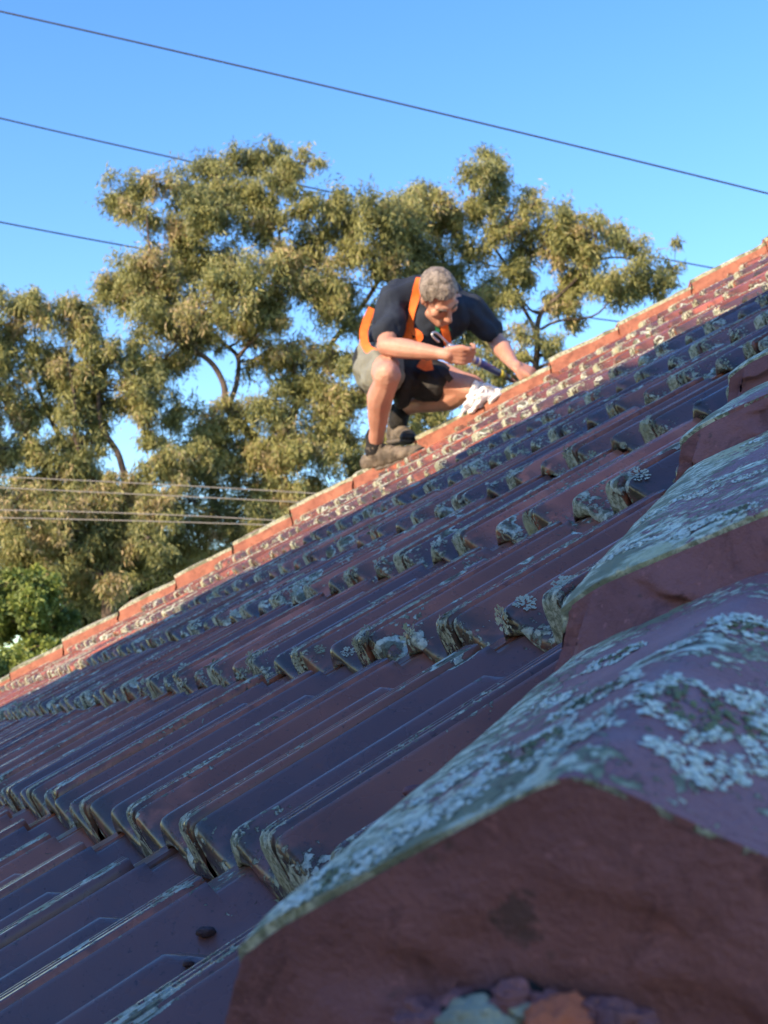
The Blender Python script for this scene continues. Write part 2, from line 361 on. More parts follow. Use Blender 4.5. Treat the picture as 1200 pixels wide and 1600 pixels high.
# ------------------------------------------------------------------ hip caps
Hn = Vv + CF*Uv; Hn /= np.linalg.norm(Hn); Hf = Vv - CF*Uv; Hf /= np.linalg.norm(Hf)
def hipframe(Q, H, S):
    S = np.array(S)/np.linalg.norm(S); T = np.cross(H, S); T *= np.sign(T[2]); al0 = -((Q-O)@H)
    return (Q + H*al0, H, S, T)
FN = hipframe(O+Uv*NEAR, Hn, (-1., 1., 0)); FFr = hipframe(O+Uv*FAR, Hf, (-1., -1., 0))
def fp(fr, a, s, t): return fr[0] + np.multiply.outer(a, fr[1]) + np.multiply.outer(s, fr[2]) + np.multiply.outer(t, fr[3])
def capprof(s, sl=.37, r=.007):
    a = np.abs(s); return -sl*(np.sqrt(s*s+r*r)-r) - np.where(a > .095, ((a-.095)/.03)**2*.006, 0)
def make_cap(fr, al, ln, T0, T1, hw, hi, matc, matm, seed, deep=None, sh=0., sl0=.37):
    """one hip cap: shell; its mortar bedding is a sub-part"""
    nS, nA = (61, 46) if hi else (21, 8)
    s = np.linspace(-1, 1, nS); a = np.linspace(0, 1, nA)**1.0
    Sg, Ag = np.meshgrid(s, a)
    wid = hw*(1-.08*Ag); S = Sg*wid; A = al + Ag*ln; SH = sh*(1-Ag)**1.3
    T = T0 + (T1-T0)*Ag + capprof(S)*(1+(sl0/.37-1)*(1-Ag))
    lip = np.exp(-(Ag*ln/.012)**2)*.0035
    T = T - lip*.8
    rows = [np.stack([A, S, T], -1)]
    # front edge thickness and returned side edges
    if fr is FN: SH = SH - .707*drift((A+.315)/1.304)
    P = fp(fr, A, S+SH, T)
    amp = .0016 if hi else .0065
    dis = fbm(P.reshape(-1, 3), 14, seed)*amp*1.6+fbm(P.reshape(-1, 3), 70, seed+3, 2)*amp*.3
    P = P + (dis.reshape(P.shape[:2]))[..., None]*fr[3]
    V = [P.reshape(-1, 3)]; F = [grid_faces(nA, nS)]; off = nS*nA
    edge = [np.clip((np.abs(Sg)-.35)*1.6, 0, 1)*(np.where(Sg > 0, 1, .6)) + np.exp(-(Ag*ln/.05)**2)*.25]
    # skirt: front lip down 14 mm, then sides
    fl = P[0] - fr[3]*.014; V += [P[0], fl]; F.append(grid_faces(2, nS, off)); off += 2*nS; edge += [np.full(2*nS, .6)]
    for c in (0, nS-1):
        e = P[:, c]; V += [e, e-fr[3]*.014]; F.append(grid_faces(2, nA, off)); off += 2*nA; edge += [np.full(2*nA, 1.)]
    V = np.concatenate(V); F = np.concatenate(F)
    o = mesh('ridge_cap', V, F, matc, house, True, {'edge': np.concatenate([e.ravel() for e in edge]), 'tint': np.full(len(V), rng.random())})
    # mortar face
    nS2, nT2 = (96, 46) if hi else (20, 5)
    s = np.linspace(-1, 1, nS2); t = np.linspace(0, 1, nT2); Sg, Tg = np.meshgrid(s, t)
    S = Sg*(hw-.002)*(1+(.17*Tg if deep is None else .34*np.clip(Tg*2.0, 0, 1.3)))
    top = T0 + capprof(Sg*hw)*sl0/.37 - .0045
    roofT = -.012-np.abs(S)*.418 + .0
    bot = (np.where(np.abs(Sg) < .86, T1+capprof(S)-.012, roofT-.03)) if deep is None else np.minimum(deep+0*S, roofT-.03)
    if deep is None: bot = np.minimum(bot, np.where(np.abs(Sg) < .86, bot, roofT))
    T = top + (bot-top)*Tg
    q = fp(fr, np.zeros_like(S)+al, S, T).reshape(-1, 3)
    nz = fbm(q, 11, seed+5, 5).reshape(S.shape); nz2 = fbm(q, 45, seed+9, 4).reshape(S.shape)
    bul = np.sin(np.clip(Tg*1.15, 0, 1)*math.pi*.5)
    A = al - .001 - bul*(.006 + .014*nz + .006*nz2) - .014*Tg
    # trowelled ledges
    led = fbm(np.stack([S*1.0+T*1.4, T*3.0-S, T*0], -1).reshape(-1, 3), 16, seed+2, 3).reshape(S.shape)
    A = A - np.clip(led*9, -1, 1)*.0055*bul
    S = S + np.sign(S)*np.where(np.abs(Sg) > .97, nz2*.006, 0)
    P = fp(fr, A, S+sh-(.707*drift((al+.315)/1.304) if fr is FN else 0), T); V = [P.reshape(-1, 3)]; F = [grid_faces(nT2, nS2)[:, ::-1]]; off = nS2*nT2
    # side bedding strips under both edges
    nA2 = 50 if hi else 7
    for sg in (-1, 1):
        a = np.linspace(0, 1, nA2); tt = np.linspace(0, 1, 7 if hi else 3); Ag, Tg = np.meshgrid(a, tt)
        wd = hw*(1-.08*Ag)
        S1 = sg*(wd-.003+.016*Tg); T1_ = (T0+(T1-T0)*Ag+capprof(wd)*(1+(sl0/.37-1)*(1-Ag))-.010); Tb = -.012-np.abs(S1)*.418-.030
        T = T1_+(Tb-T1_)*Tg; Aa = al + Ag*ln
        q = fp(fr, Aa, S1, T).reshape(-1, 3); nz = fbm(q, 26, seed+sg, 4).reshape(S1.shape)
        S1 = S1 + sg*(nz*.009*Tg + .002) + sh*(1-Ag)**1.3 - (.707*drift((Aa+.315)/1.304) if fr is FN else 0)
        P = fp(fr, Aa, S1, T); V.append(P.reshape(-1, 3)); F.append(grid_faces(7 if hi else 3, nA2, off)); off += P.shape[0]*P.shape[1]
    m = mesh('mortar_bedding', np.concatenate(V), np.concatenate(F), matm, o, True)
    m.parent = o; m.matrix_parent_inverse = Matrix.Identity(4); 
    return o
als = [-.385, -.03, .40, .72]
while als[-1] < 5.1: als.append(als[-1]+.352)
ALAP = (APEX-O)@Hn
als = [a for a in als if a < ALAP-.1]
for i, a in enumerate(als):
    nxt = als[i+1] if i+1 < len(als) else ALAP
    T0 = .088 if i == 0 else .066
    make_cap(FN, a, nxt-a+.05, T0, .030 if i else .024, .125 if i else .114, i < 5, M_cap, M_mortar, i+1, -.17 if i == 0 else None,   .026 if i == 0 else rng.normal()*.003, .54 if i == 0 else .37)
a = ((pl(FAR-VEAVE*CF, VEAVE)-O)@Hf)+.02; i = 0
ALAPF = (APEX-O)@Hf
while a < ALAPF-.1:
    dT = rng.normal()*.004; ln = .335+rng.normal()*.008
    make_cap(FFr, a, min(ln+.05, ALAPF-a+.02), .044+dT+(.010 if i % 4 == 0 else 0), .018+dT, .118, False, M_capfar, M_mortarfar, 40+i)
    a += ln; i += 1
# ridge end finial cap at the apex
# broken bits in the first cap's mortar: a terracotta fragment and a pale lichened stone
def lump(name, c, r, mat, par, seed, sc=(1, 1, 1), sub=4, amp=.25):
    bm = bmesh.new(); bmesh.ops.create_icosphere(bm, subdivisions=sub, radius=1)
    P = np.array([v.co[:] for v in bm.verts]); d = fbm(P, 1.7, seed, 4)*amp
    P = P*(1+d[:, None])*np.array(sc)*r + np.array(c)
    F = np.array([[v.index for v in f.verts] for f in bm.faces]); bm.free()
    return mesh(name, P, F, mat, par)
M_terra = simple('broken_terracotta', (.42, .12, .06), .8, 20, .25, (80, .002))
M_pale = simple('pale_lichen_stone', (.27, .28, .21), .9, 60, .3, (90, .003))
def fg_pt(px, py, off):
    d = ray(px, py); t = ((-.385-.016-off)-(CAM-O)@Hn)/(d@Hn); return CAM+d*t
lump('cavity_shade_lump', fg_pt(812, 1606, -.002), .010, M_dark, house, 3, (2.0, 1.0, .9), 5, .8)  # solid near-black lump, its colour standing in for shade inside the cavity
lump('terracotta_fragment', fg_pt(878, 1620, .008), .0098, M_terra, house, 5, (1.2, .9, 1), 5, .5)
lump('lichen_stone', fg_pt(762, 1600, .006), .0095, M_pale, house, 9, (1.2, 1, .8), 5, .6)
lump('lichen_stone', fg_pt(830, 1578, .004), .0040, M_pale, house, 10, (1.6, 1, .6), 4, .7)
for q_, (x_, y_, r_) in enumerate(((690, 1604, .011), (955, 1612, .009), (725, 1578, .006), (800, 1566, .006), (860, 1574, .005), (930, 1588, .005), (835, 1600, .006))):
    lump('broken_mortar', fg_pt(x_, y_, .002), r_, M_mortar, house, 21+q_, (1.3, 1, .8), 5, .8)
lump('mortar_crumb', at(655, 1238, .86), .008, M_mortar, house, 12, (1.5, .7, .6))
lump('mortar_crumb', at(690, 1205, .90), .006, M_mortar, house, 14, (2.2, .7, .5))
lump('mortar_crumb', at(1012, 905-45, 1.02), .0045, M_mortar, house, 16, (1.4, .8, .6))

# gumnuts lying in the near channel: rest on the tile surface
bvh_t = None
def roof_hit(px, py):
    global bvh_t
    if bvh_t is None:
        near = np.linalg.norm(TV[TF[:, 0]]-CAM, axis=1) < 3
        bvh_t = BVHTree.FromPolygons([tuple(map(float, p)) for p in TV], [tuple(map(int, f)) for f in TF[near]])
    d = ray(px, py); h = bvh_t.ray_cast(Vector(CAM), Vector(d/np.linalg.norm(d)))
    return h[0], h[1]
M_nut = simple('gumnut_brown', (.06, .032, .034), .8, 40, .4, (200, .002))
for px, py, rr, lb in ((325, 1463, .0052, 'round dark brown gumnut lying in a tile channel at the lower left'), (297, 1510, .0030, 'tiny oval brown gumnut on the tile below the bigger one')):
    p, nr = roof_hit(px, py)
    if p is not None:
        g = lump('gumnut', (0, 0, 0), rr, M_nut, None, int(px), (1.25, .95, .75), 3, .35); g.location = p + Vector(Nv)*rr*.7
        tag(g, lb, 'gumnut', 'gumnuts on the roof')

# ------------------------------------------------------------------ leafy lichen tufts on the tile noses
def build_lichen():
    V, F, Tn = [], [], []; off = 0
    for r, G, I, dist in ANCH:
        nr, nc, _ = G.shape
        cnt = rng.poisson(1.6 if dist < 1.1 else 9.0) if dist < 2.8 else rng.poisson(4.5)
        if r <= 1: cnt = rng.poisson(1.2)
        for c in range(cnt):
            i = rng.integers(1, nr-1); jx = rng.integers(1, nc-1)
            if not I[i, jx]: continue
            p = G[i, jx]; a = G[i+1, jx]-G[i-1, jx]; b = G[i, jx+1]-G[i, jx-1]
            n = np.cross(b, a); ln = np.linalg.norm(n)
            if ln < 1e-9: continue
            n /= ln
            if n @ (Nv*.6-Vv) < 0: n = -n
            t1 = np.cross(n, Uv+.3*Vv); t1 /= np.linalg.norm(t1); t2 = np.cross(n, t1)
            Rr = rng.uniform(.004, .0125)*(1 if dist < 3 else 1.2)*(1.1 if r in (2, 3) and rng.random() < .5 else .85); nl = int(70 if dist < 1.3 else 44 if dist < 2.2 else 13); tn = rng.random()*.7+.15
            for q in range(nl):
                th = rng.random()*2*math.pi; r0 = Rr*rng.random()**.7*.8; l = rng.uniform(.3, .65)*Rr if dist >= 2.2 else rng.uniform(.14, .30)*Rr+.0008; w = l*rng.uniform(.2, .42)
                d = t1*math.cos(th)+t2*math.sin(th); e = np.cross(n, d); k = rng.uniform(.0, .55)
                base = p + d*r0 + n*.0006
                mid = base + d*l*.55 + n*l*.30*k; tip = base + d*l + n*l*(.55*k) + e*rng.normal()*l*.2
                V += [base-e*w*.35, base+e*w*.35, mid+e*w*.8, mid-e*w*.8, tip+e*w, tip-e*w*.9]
                F += [(off, off+1, off+2, off+3), (off+3, off+2, off+4, off+5)]
                Tn += [tn*.6+.1]*2+[min(1, tn+.1)]*2+[min(1, tn+.35)]*2; off += 6
    return np.array(V), np.array(F), Tn
LV, LF, LTn = build_lichen()
li = mesh('lichen', LV, LF, M_lichen, house, True, {'tint': LTn}); tag(li, 'pale grey green leafy lichen tufts crusting the tile noses', None, None, 'stuff')

def rosettes():
    """round crusty thalli on the nearest hip caps: small overlapping flakes on the cap's own surface"""
    caps = sorted([o for o in bpy.data.objects if o.name.startswith('ridge_cap')], key=lambda o: (np.array(o.data.vertices[0].co)-CAM)@FWD)[:4]
    V, F = [], []; off = 0
    for o in caps:
        V += [tuple(v.co) for v in o.data.vertices]; F += [tuple(i+off for i in p.vertices) for p in o.data.polygons]; off = len(V)
    B = BVHTree.FromPolygons(V, F)
    spots = [(1100,1110,.026,1),(1188,985,.017,1),(1160,968,.013,0),(1085,1190,.009,0),(1118,1212,.010,0),(1032,1166,.006,0),(962,1028,.017,1),(930,1088,.020,1),(835,1172,.026,1),(900,1150,.015,0),(760,1128,.013,0),
      (700,1262,.016,0),(800,1268,.011,0),(520,1378,.018,1),(462,1412,.009,0),(640,1296,.013,0),(690,1232,.013,0),(1190,1102,.014,0),(1190,1195,.010,0),(580,1340,.012,0),(745,1195,.014,0),(870,1095,.012,0),(1010,960,.012,0),(1060,1010,.008,0),
      (1000,850,.010,0),(1100,770,.011,0),(950,872,.011,0),(1150,800,.013,1),(900,905,.008,0),(1020,805,.010,0),(1080,828,.012,0),(1170,745,.010,0),(1120,690,.012,0),(1180,690,.010,0),(985,890,.009,0),(1060,780,.007,0),(1185,830,.010,0),(1135,745,.009,0)]
    V, F, Tn = [], [], []; off = 0
    for px, py, Rr, ring in spots:
        d = ray(px, py); h = B.ray_cast(Vector(CAM), Vector(d/np.linalg.norm(d)))
        if h[0] is None: continue
        p = np.array(h[0]); n = np.array(h[1]); n *= np.sign(n[2]); t1 = np.cross(n, (0, 0, 1.)); t1 /= np.linalg.norm(t1); t2 = np.cross(n, t1)
        ph = rng.random(4)*6.28; N = int(0.95e6*Rr*Rr)+30; st = rng.uniform(.9, 1.5)
        for q in range(N):
            th = rng.random()*2*math.pi; lob = 1+.14*math.sin(5*th+ph[0])+.10*math.sin(9*th+ph[1])+.08*math.sin(17*th+ph[2])
            rr = rng.random()**.5
            if ring and rr < .62 and rng.random() < .72: continue
            if not ring and rng.random() < .30: continue
            x = math.cos(th)*rr*lob*Rr*st; y = math.sin(th)*rr*lob*Rr/st
            g = B.ray_cast(Vector(p+t1*x+t2*y+n*.02), Vector(-n))
            if g[0] is None or g[3] > .04: continue
            c = np.array(g[0]); m = np.array(g[1]); m *= np.sign(m@n); a = np.cross(m, t1+rng.normal(size=3)*.5); a /= np.linalg.norm(a); b = np.cross(m, a)
            r = rng.uniform(.0008, .0019); hgt = rng.uniform(.0003, .0014); k = 5; base = rng.random()*6
            inner = ring and rr < .68
            V.append(c+m*hgt)
            for i in range(k):
                w = base+i*2*math.pi/k; e = r*rng.uniform(.6, 1.3); V.append(c+a*math.cos(w)*e+b*math.sin(w)*e+m*(hgt*rng.uniform(.1, 1.1)))
            F += [(off, off+1+i, off+1+(i+1) % k) for i in range(k)]; off += k+1
            Tn += [(.1+.25*rng.random()) if inner else (.55+.45*rng.random())]*(k+1)
    o = mesh('lichen', V, np.array(F), M_crust, house, False, {'tint': Tn}); tag(o, 'round pale crusty lichen rosettes on the nearest ridge caps', None, None, 'stuff')
def crust_mat():
    n = NT('crust_lichen'); c = n.mix(n.ramp(n.attr('tint'), .3, .9), (.15, .17, .09), (.66, .70, .60)); return n.fin(c, .9, None, .2)
M_crust = crust_mat(); rosettes()

# ------------------------------------------------------------------ ground and the neighbouring house that shades this roof
def ground():
    n = NT('grass_ground'); c = n.mix(n.ramp(n.noise(.8, 6), .3, .7), (.09, .10, .04), (.20, .17, .09))
    m = n.fin(c, .95, n.bump(n.noise(30, 5), .03))
    o = mesh('ground', [(-600, -600, 0), (600, -600, 0), (600, 600, 0), (-600, 600, 0)], [(0, 1, 2, 3)], m, None, False); tag(o, kind='structure')
ground()
def neighbour():
    Fd = np.array([CF, -CF, SF]); beta = SF/SUN[2]; e = Fd-beta*SUN; e /= np.linalg.norm(e)
    d = ray(600, 803); t = ((O-CAM)@Nv)/(d@Nv); Ps = CAM+d*t
    Rp = Ps + SUN*14.0
    w = np.array([e[1], -e[0], 0]);
    if w[1] > 0: w = -w                                  # away from this house
    a, b = -14.0, 5.6; half = 4.2; pz = Rp[2]; ez = pz-half*.52
    root = thing('neighbouring_house', tuple(np.array([Rp[0], Rp[1], 0])+e*(a+b)/2), 'two storey brick house next door with a steep tiled gable roof', 'house')
    def P(s, q, z): p = Rp+e*s+w*q; return (p[0], p[1], z)
    m_t = simple('neighbour_tiles', (.16, .06, .045), .7, 3, .3, (14, .02))
    mesh('roof', [P(a-.4, -half-.4, ez-.2), P(b+.2, -half-.4, ez-.2), P(b+.2, 0, pz), P(a-.4, 0, pz), P(a-.4, half+.4, ez-.2), P(b+.2, half+.4, ez-.2)], [(0, 1, 2, 3), (3, 2, 5, 4)], m_t, root, False)
    V = [P(a, -half, 0), P(b, -half, 0), P(b, half, 0), P(a, half, 0), P(a, -half, ez), P(b, -half, ez), P(b, half, ez), P(a, half, ez), P(a, 0, pz-.05), P(b, 0, pz-.05)]
    mesh('wall', V, [(0, 1, 5, 4), (1, 2, 6, 5), (2, 3, 7, 6), (3, 0, 4, 7), (5, 6, 9), (7, 4, 8)], M_brick, root, False)
    m_g = simple('window_glass', (.03, .04, .05), .1)
    for s in (-11, -8, -4.5, -1.2, 2.4):
        for z in (1.0, 4.0):
            V = []
            for q in (-half-.03, -half+.02):
                V += [P(s, q, z), P(s+1.4, q, z), P(s+1.4, q, z+1.3), P(s, q, z+1.3)]
            f = mesh('window', V, [(0, 1, 2, 3), (0, 4, 5, 1), (1, 5, 6, 2), (2, 6, 7, 3), (3, 7, 4, 0)], m_g, root, False)
neighbour()

# ------------------------------------------------------------------ tubes, wires
def tube(pts, rad, sides=8, caps=True):
    pts = [Vector(p) for p in pts]; n = len(pts)
    if not hasattr(rad, '__len__'): rad = [rad]*n
    V, F = [], []; prev = None
    for i, p in enumerate(pts):
        d = (pts[min(i+1, n-1)]-pts[max(i-1, 0)]).normalized()
        if prev is None: a = d.orthogonal().normalized()
        else: a = (prev - d*prev.dot(d)).normalized()
        prev = a; b = d.cross(a)
        for k in range(sides):
            th = 2*math.pi*k/sides; V.append(p+(a*math.cos(th)+b*math.sin(th))*rad[i])
    for i in range(n-1):
        for k in range(sides):
            F.append((i*sides+k, i*sides+(k+1) % sides, (i+1)*sides+(k+1) % sides, (i+1)*sides+k))
    if caps: F.append(tuple(range(sides))[::-1]); F.append(tuple((n-1)*sides+k for k in range(sides)))
    return V, F
def spline(P, k=6):
    P = [np.array(p, float) for p in P]; out = []
    for i in range(len(P)-1):
        p0 = P[max(i-1, 0)]; p1 = P[i]; p2 = P[i+1]; p3 = P[min(i+2, len(P)-1)]
        for j in range(k):
            t = j/k; out.append(.5*((2*p1)+(-p0+p2)*t+(2*p0-5*p1+4*p2-p3)*t*t+(-p0+3*p1-3*p2+p3)*t**3))
    out.append(P[-1]); return out
M_wire = simple('black_cable', (.022, .024, .028), .6)
M_wirel = simple('bare_cable', (.27, .255, .235), .6)
WG = 'overhead power lines'
def wire(pxs, z0, z1, r, mat, label):
    x = np.array([p[0] for p in pxs], float); y = np.array([p[1] for p in pxs], float)
    c = np.polyfit(x, y, 2 if len(pxs) > 2 else 1)
    P = []
    for X in np.linspace(-500, 1900, 60):
        f = (X+500)/2400; P.append(at(X, np.polyval(c, X), z0+(z1-z0)*f))
    V, F = tube(P, r, 6); o = mesh('power_line', V, F, mat); tag(o, label, 'power line', WG)
wire([(0, 18), (400, 108), (800, 205), (1200, 302)], 13, 13, .009, M_wire, 'highest black power line crossing the open sky above the trees')
wire([(0, 185), (300, 252), (570, 312), (1105, 417)], 19.2, 24, .0120, M_wire, 'second black power line, passing through the treetop behind the man')
wire([(0, 347), (190, 383), (500, 436)], 19.5, 30, .0125, M_wire, 'third black power line, entering the left side of the big gum tree')
wire([(0, 745), (250, 757), (490, 771)], 14, 14, .0054, M_wirel, 'uppermost of the four pale wires in front of the lower foliage')
wire([(0, 762), (250, 774), (475, 785)], 14, 14, .0054, M_wirel, 'second from the top of the four pale wires in front of the lower foliage')
wire([(0, 797), (250, 804), (430, 813)], 14, 14, .0054, M_wirel, 'third from the top of the four pale wires in front of the lower foliage')
wire([(0, 809), (250, 815), (410, 820)], 14, 14, .0054, M_wirel, 'lowest of the four pale wires in front of the lower foliage')

# ------------------------------------------------------------------ trees
def leaf_material(name, a, b, c_):
    n = NT(name); t = n.attr('tint')
    col = n.mix(n.ramp(t, .0, .6), a, b); col = n.mix(n.ramp(t, .72, .95), col, c_)
    n.fin(col, .5, None, .4)
    tr = n.n('ShaderNodeBsdfTranslucent'); n.l(col, tr.inputs[0]); mx = n.n('ShaderNodeMixShader'); mx.inputs[0].default_value = .28
    n.l(n.b.outputs[0], mx.inputs[1]); n.l(tr.outputs[0], mx.inputs[2])
    out = n.t.nodes['Material Output']; n.l(mx.outputs[0], out.inputs[0]); return n.m
M_gum = leaf_material('gum_leaf', (.105, .130, .055), (.32, .325, .125), (.44, .35, .20))
M_shrub = leaf_material('shrub_leaf', (.07, .11, .03), (.24, .30, .07), (.34, .36, .10))
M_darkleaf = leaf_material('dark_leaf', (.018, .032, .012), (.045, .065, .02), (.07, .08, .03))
M_bark = simple('gum_bark', (.085, .065, .055), .9, 6, .5, (25, .01))
def tree(name, label, group, z, limbs, clumps, mat, dens=1.0, leaf=(.105, .019), droop=.8, spread=.50):
    base = at(limbs[0][0][0], 1174, z); base = np.array([base[0], base[1], 0.])
    root = thing(name, tuple(base), label, 'tree' if 'shrub' not in name else 'shrub', group)
    V, F = [], []; off = 0; nodes = []
    def add(pts, r):
        nonlocal off
        v, f = tube(pts, r, 7, False); V.extend(v); F.extend([tuple(i+off for i in q) for q in f]); off += len(v)
    for li_, lb in enumerate(limbs):
        P = [at(x, y, z+dz) for x, y, r, dz in lb]; rr = [r*.50 for _, _, r, _ in lb]
        if li_ == 0: P[0] = base
        S = spline(P, 6); rs = np.interp(np.linspace(0, 1, len(S)), np.linspace(0, 1, len(rr)), rr)
        S = [s+np.array(mnoise.noise_vector(Vector(s)*1.3))*.10*min(1, i/3) for i, s in enumerate(S)]
        add(S, list(rs)); nodes += [(S[i], rs[i]) for i in range(len(S)//4, len(S))]
    LVv, tint = [], []
    m = z/FPX
    clumps = list(clumps)+[(c[0]+rng.normal()*.65*c[2], c[1]+abs(rng.normal())*.55*c[2]-.12*c[2], c[2]*.72) for c in clumps if rng.random() < .85 and 'shrub' not in name]
    order = sorted(clumps, key=lambda c: min(np.linalg.norm(at(c[0], c[1], z)-nd[0]) for nd in nodes))
    for cl in order:
        px, py, rp = cl[:3]; cz = z+rng.normal()*rp*m*.9
        C = at(px, py, cz); rad = rp*m
        nd = min(nodes, key=lambda q: np.linalg.norm(q[0]-C)+(.6 if q[0][2] > C[2] else 0))
        mid = (nd[0]+C)/2+rng.normal(size=3)*.12*np.linalg.norm(nd[0]-C)
        S = spline([nd[0], mid, C], 4); r0 = min(nd[1]*.7, .04+.01*rad)
        add(S, list(np.linspace(r0, .012, len(S)))); nodes += [(s, r0*.7) for s in S[2:]]
        ns = max(5, int(9*(rp/42)**2)); cs = []
        ct = rng.random()
        for k in range(ns):
            d = rng.normal(size=3); d /= np.linalg.norm(d); d[2] = d[2]*.8+.1
            c = C+d*rad*rng.uniform(.3, 1.0)
            add([C, (C+c)/2+rng.normal(size=3)*.05*rad, c], [.011, .008, .005])
            nl = int(290*dens*(rp/42)**2*9/ns*rng.uniform(.6, 1.3))
            nw = 7; tw = rng.normal(size=(nw, 3)); tw += (c-C)/max(rad, .05)*.7; tw[:, 2] -= .55*droop; tw /= np.linalg.norm(tw, axis=1)[:, None]
            tl = rad*rng.uniform(.35, .85, size=(nw, 1))*spread*2.1; wi = rng.integers(0, nw, nl); ft = rng.random((nl, 1))**.75
            p = c+tw[wi]*tl[wi]*ft; p[:, 2] -= (ft[:, 0]**2)*rad*.16*droop; p = p+rng.normal(size=(nl, 3))*.055*(.5+rad)
            dr = rng.normal(size=(nl, 3)); dr[:, 2] -= droop*1.6; dr /= np.linalg.norm(dr, axis=1)[:, None]
            sd_ = np.cross(dr, rng.normal(size=(nl, 3))); sd_ /= np.linalg.norm(sd_, axis=1)[:, None]
            L = leaf[0]*rng.uniform(.6, 1.3, size=(nl, 1)); Wd = leaf[1]*rng.uniform(.7, 1.3, size=(nl, 1))
            LVv.append(np.stack([p, p+dr*L*.4+sd_*Wd*.5, p+dr*L, p+dr*L*.4-sd_*Wd*.5], 1).reshape(-1, 3))
            tt = np.clip(.5*ct+.5*rng.random()+rng.normal(size=nl)*.15, 0, 1); tint.append(np.repeat(tt, 4))
    LVv = np.concatenate(LVv); FF = np.arange(len(LVv)).reshape(-1, 4)
    mesh('trunk', V, F, M_bark, root, True)
    mesh('crown', LVv, FF, mat, root, False, {'tint': np.concatenate(tint)})
    return root
GG = 'gum trees behind the roof'
mid_cl = [(175,305,34),(205,290,30),(245,288,24),(228,328,24),(300,300,42),(345,268,40),(378,250,32),(430,252,36),(470,254,30),(330,325,46),(382,312,46),(290,352,38),(440,300,32),(412,345,34),
 (280,400,52),(335,410,56),(245,430,54),(200,440,42),(385,430,52),(335,470,50),(270,485,46),(215,492,40),(402,480,38),(372,520,34),(500,325,36),(540,332,42),(582,345,42),(622,335,40),(500,385,42),(552,400,38),
 (480,435,42),(505,470,40),(545,480,38),(455,395,36),(600,400,40),(640,385,40),(440,540,38),(400,560,34),(268,560,36),(300,520,34),(240,570,30),(285,640,38),(330,665,46),(382,650,46),(430,625,42),(475,600,38),(522,610,42),(402,700,46),
 (345,722,46),(452,690,42),(502,680,42),(545,645,38),(540,722,38),(275,722,40),(302,782,48),(382,772,46),(452,752,42),(235,800,44),(302,845,42),(352,832,38),(252,862,38),(560,560,30),(420,500,34),(520,545,34),(500,760,34),(400,820,30),(640,640,40),(665,600,36),(620,690,34),(680,650,30),(600,600,36),(720,580,34),(590,700,30),(425,770,36),(440,715,34),(410,800,32),(170,880,40),(165,930,40),(200,870,36),(150,860,30)]
tree('gum_tree', 'tall gum tree with the broad olive crown behind the crouching man', GG, 20.0,
 [[(430,1174,.26,0),(432,900,.22,0),(425,760,.19,0),(400,690,.15,0),(356,640,.12,-.2),(345,600,.09,-.3),(322,560,.08,-.3),(285,535,.06,-.3)],
  [(425,760,.17,0),(470,620,.12,.2),(505,560,.09,.3),(520,530,.08,.3),(575,470,.07,.3),(620,400,.05,.3)],
  [(356,640,.09,-.2),(372,560,.07,0),(345,530,.06,.1),(312,500,.05,.2),(300,420,.04,.2)],
  [(372,560,.06,0),(420,470,.05,0),(440,380,.04,0),(420,290,.03,0)], [(285,535,.05,-.3),(240,420,.04,-.4),(230,340,.03,-.4)]], mid_cl, M_gum)
right_cl = [(690,312,38),(650,330,40),(700,358,40),(740,270,32),(762,245,28),(765,298,36),(730,332,36),(682,400,42),(742,402,40),(800,332,34),(845,322,32),(882,332,32),(802,372,40),(852,382,38),(905,400,46),(885,432,38),
 (932,372,36),(962,362,32),(985,382,32),(992,422,32),(952,442,36),(1038,432,24),(1052,418,16),(1025,455,16),(868,470,30),(802,432,34),(775,470,28),(760,440,34),(810,520,26),(855,540,24),(700,440,36),(900,500,20),(720,520,40),(760,560,36),(650,440,38),(640,500,36),(1055,375,9),(790,560,24),(880,560,18)]
tree('gum_tree', 'gum tree with the bare forked limbs to the right of the man', GG, 21.0,
 [[(820,1174,.22,0),(828,760,.17,0),(830,600,.12,0),(838,520,.09,0),(862,470,.07,0),(905,430,.05,0),(960,400,.03,0),(1030,430,.015,0)],
  [(838,520,.07,0),(800,440,.05,.2),(760,370,.04,.3),(745,290,.03,.3)], [(845,515,.05,0),(880,500,.04,0),(935,485,.03,0),(985,430,.02,0)],
  [(828,620,.08,0),(760,540,.06,.3),(700,430,.05,.4),(680,350,.03,.4)]], right_cl, M_gum)
left_cl = [(20,500,36),(60,482,40),(110,484,40),(30,560,46),(90,558,44),(140,532,36),(110,602,38),(130,640,44),(60,640,30),(18,642,34),(160,592,30),(140,690,32),(20,600,36),(45,705,28),(5,470,34),(-40,500,45),(-60,600,60),(-30,700,50),
 (20,790,46),(82,790,42),(150,800,44),(110,765,34),(15,850,44),(160,850,38),(45,760,30),(200,770,30),(70,860,30),(120,720,34),(90,700,30),(60,745,34),(100,820,40),(40,830,38),(130,880,38),(205,830,38),(240,790,36),(250,730,30),(10,700,32),(215,870,36),(15,890,34),(90,880,34),(190,605,32),(212,565,32),(228,640,24),(172,560,28),(240,700,28),(150,745,34),(205,765,32),(185,840,40),(165,900,38),(230,600,28),(180,800,34),(230,840,34),(110,790,30)]
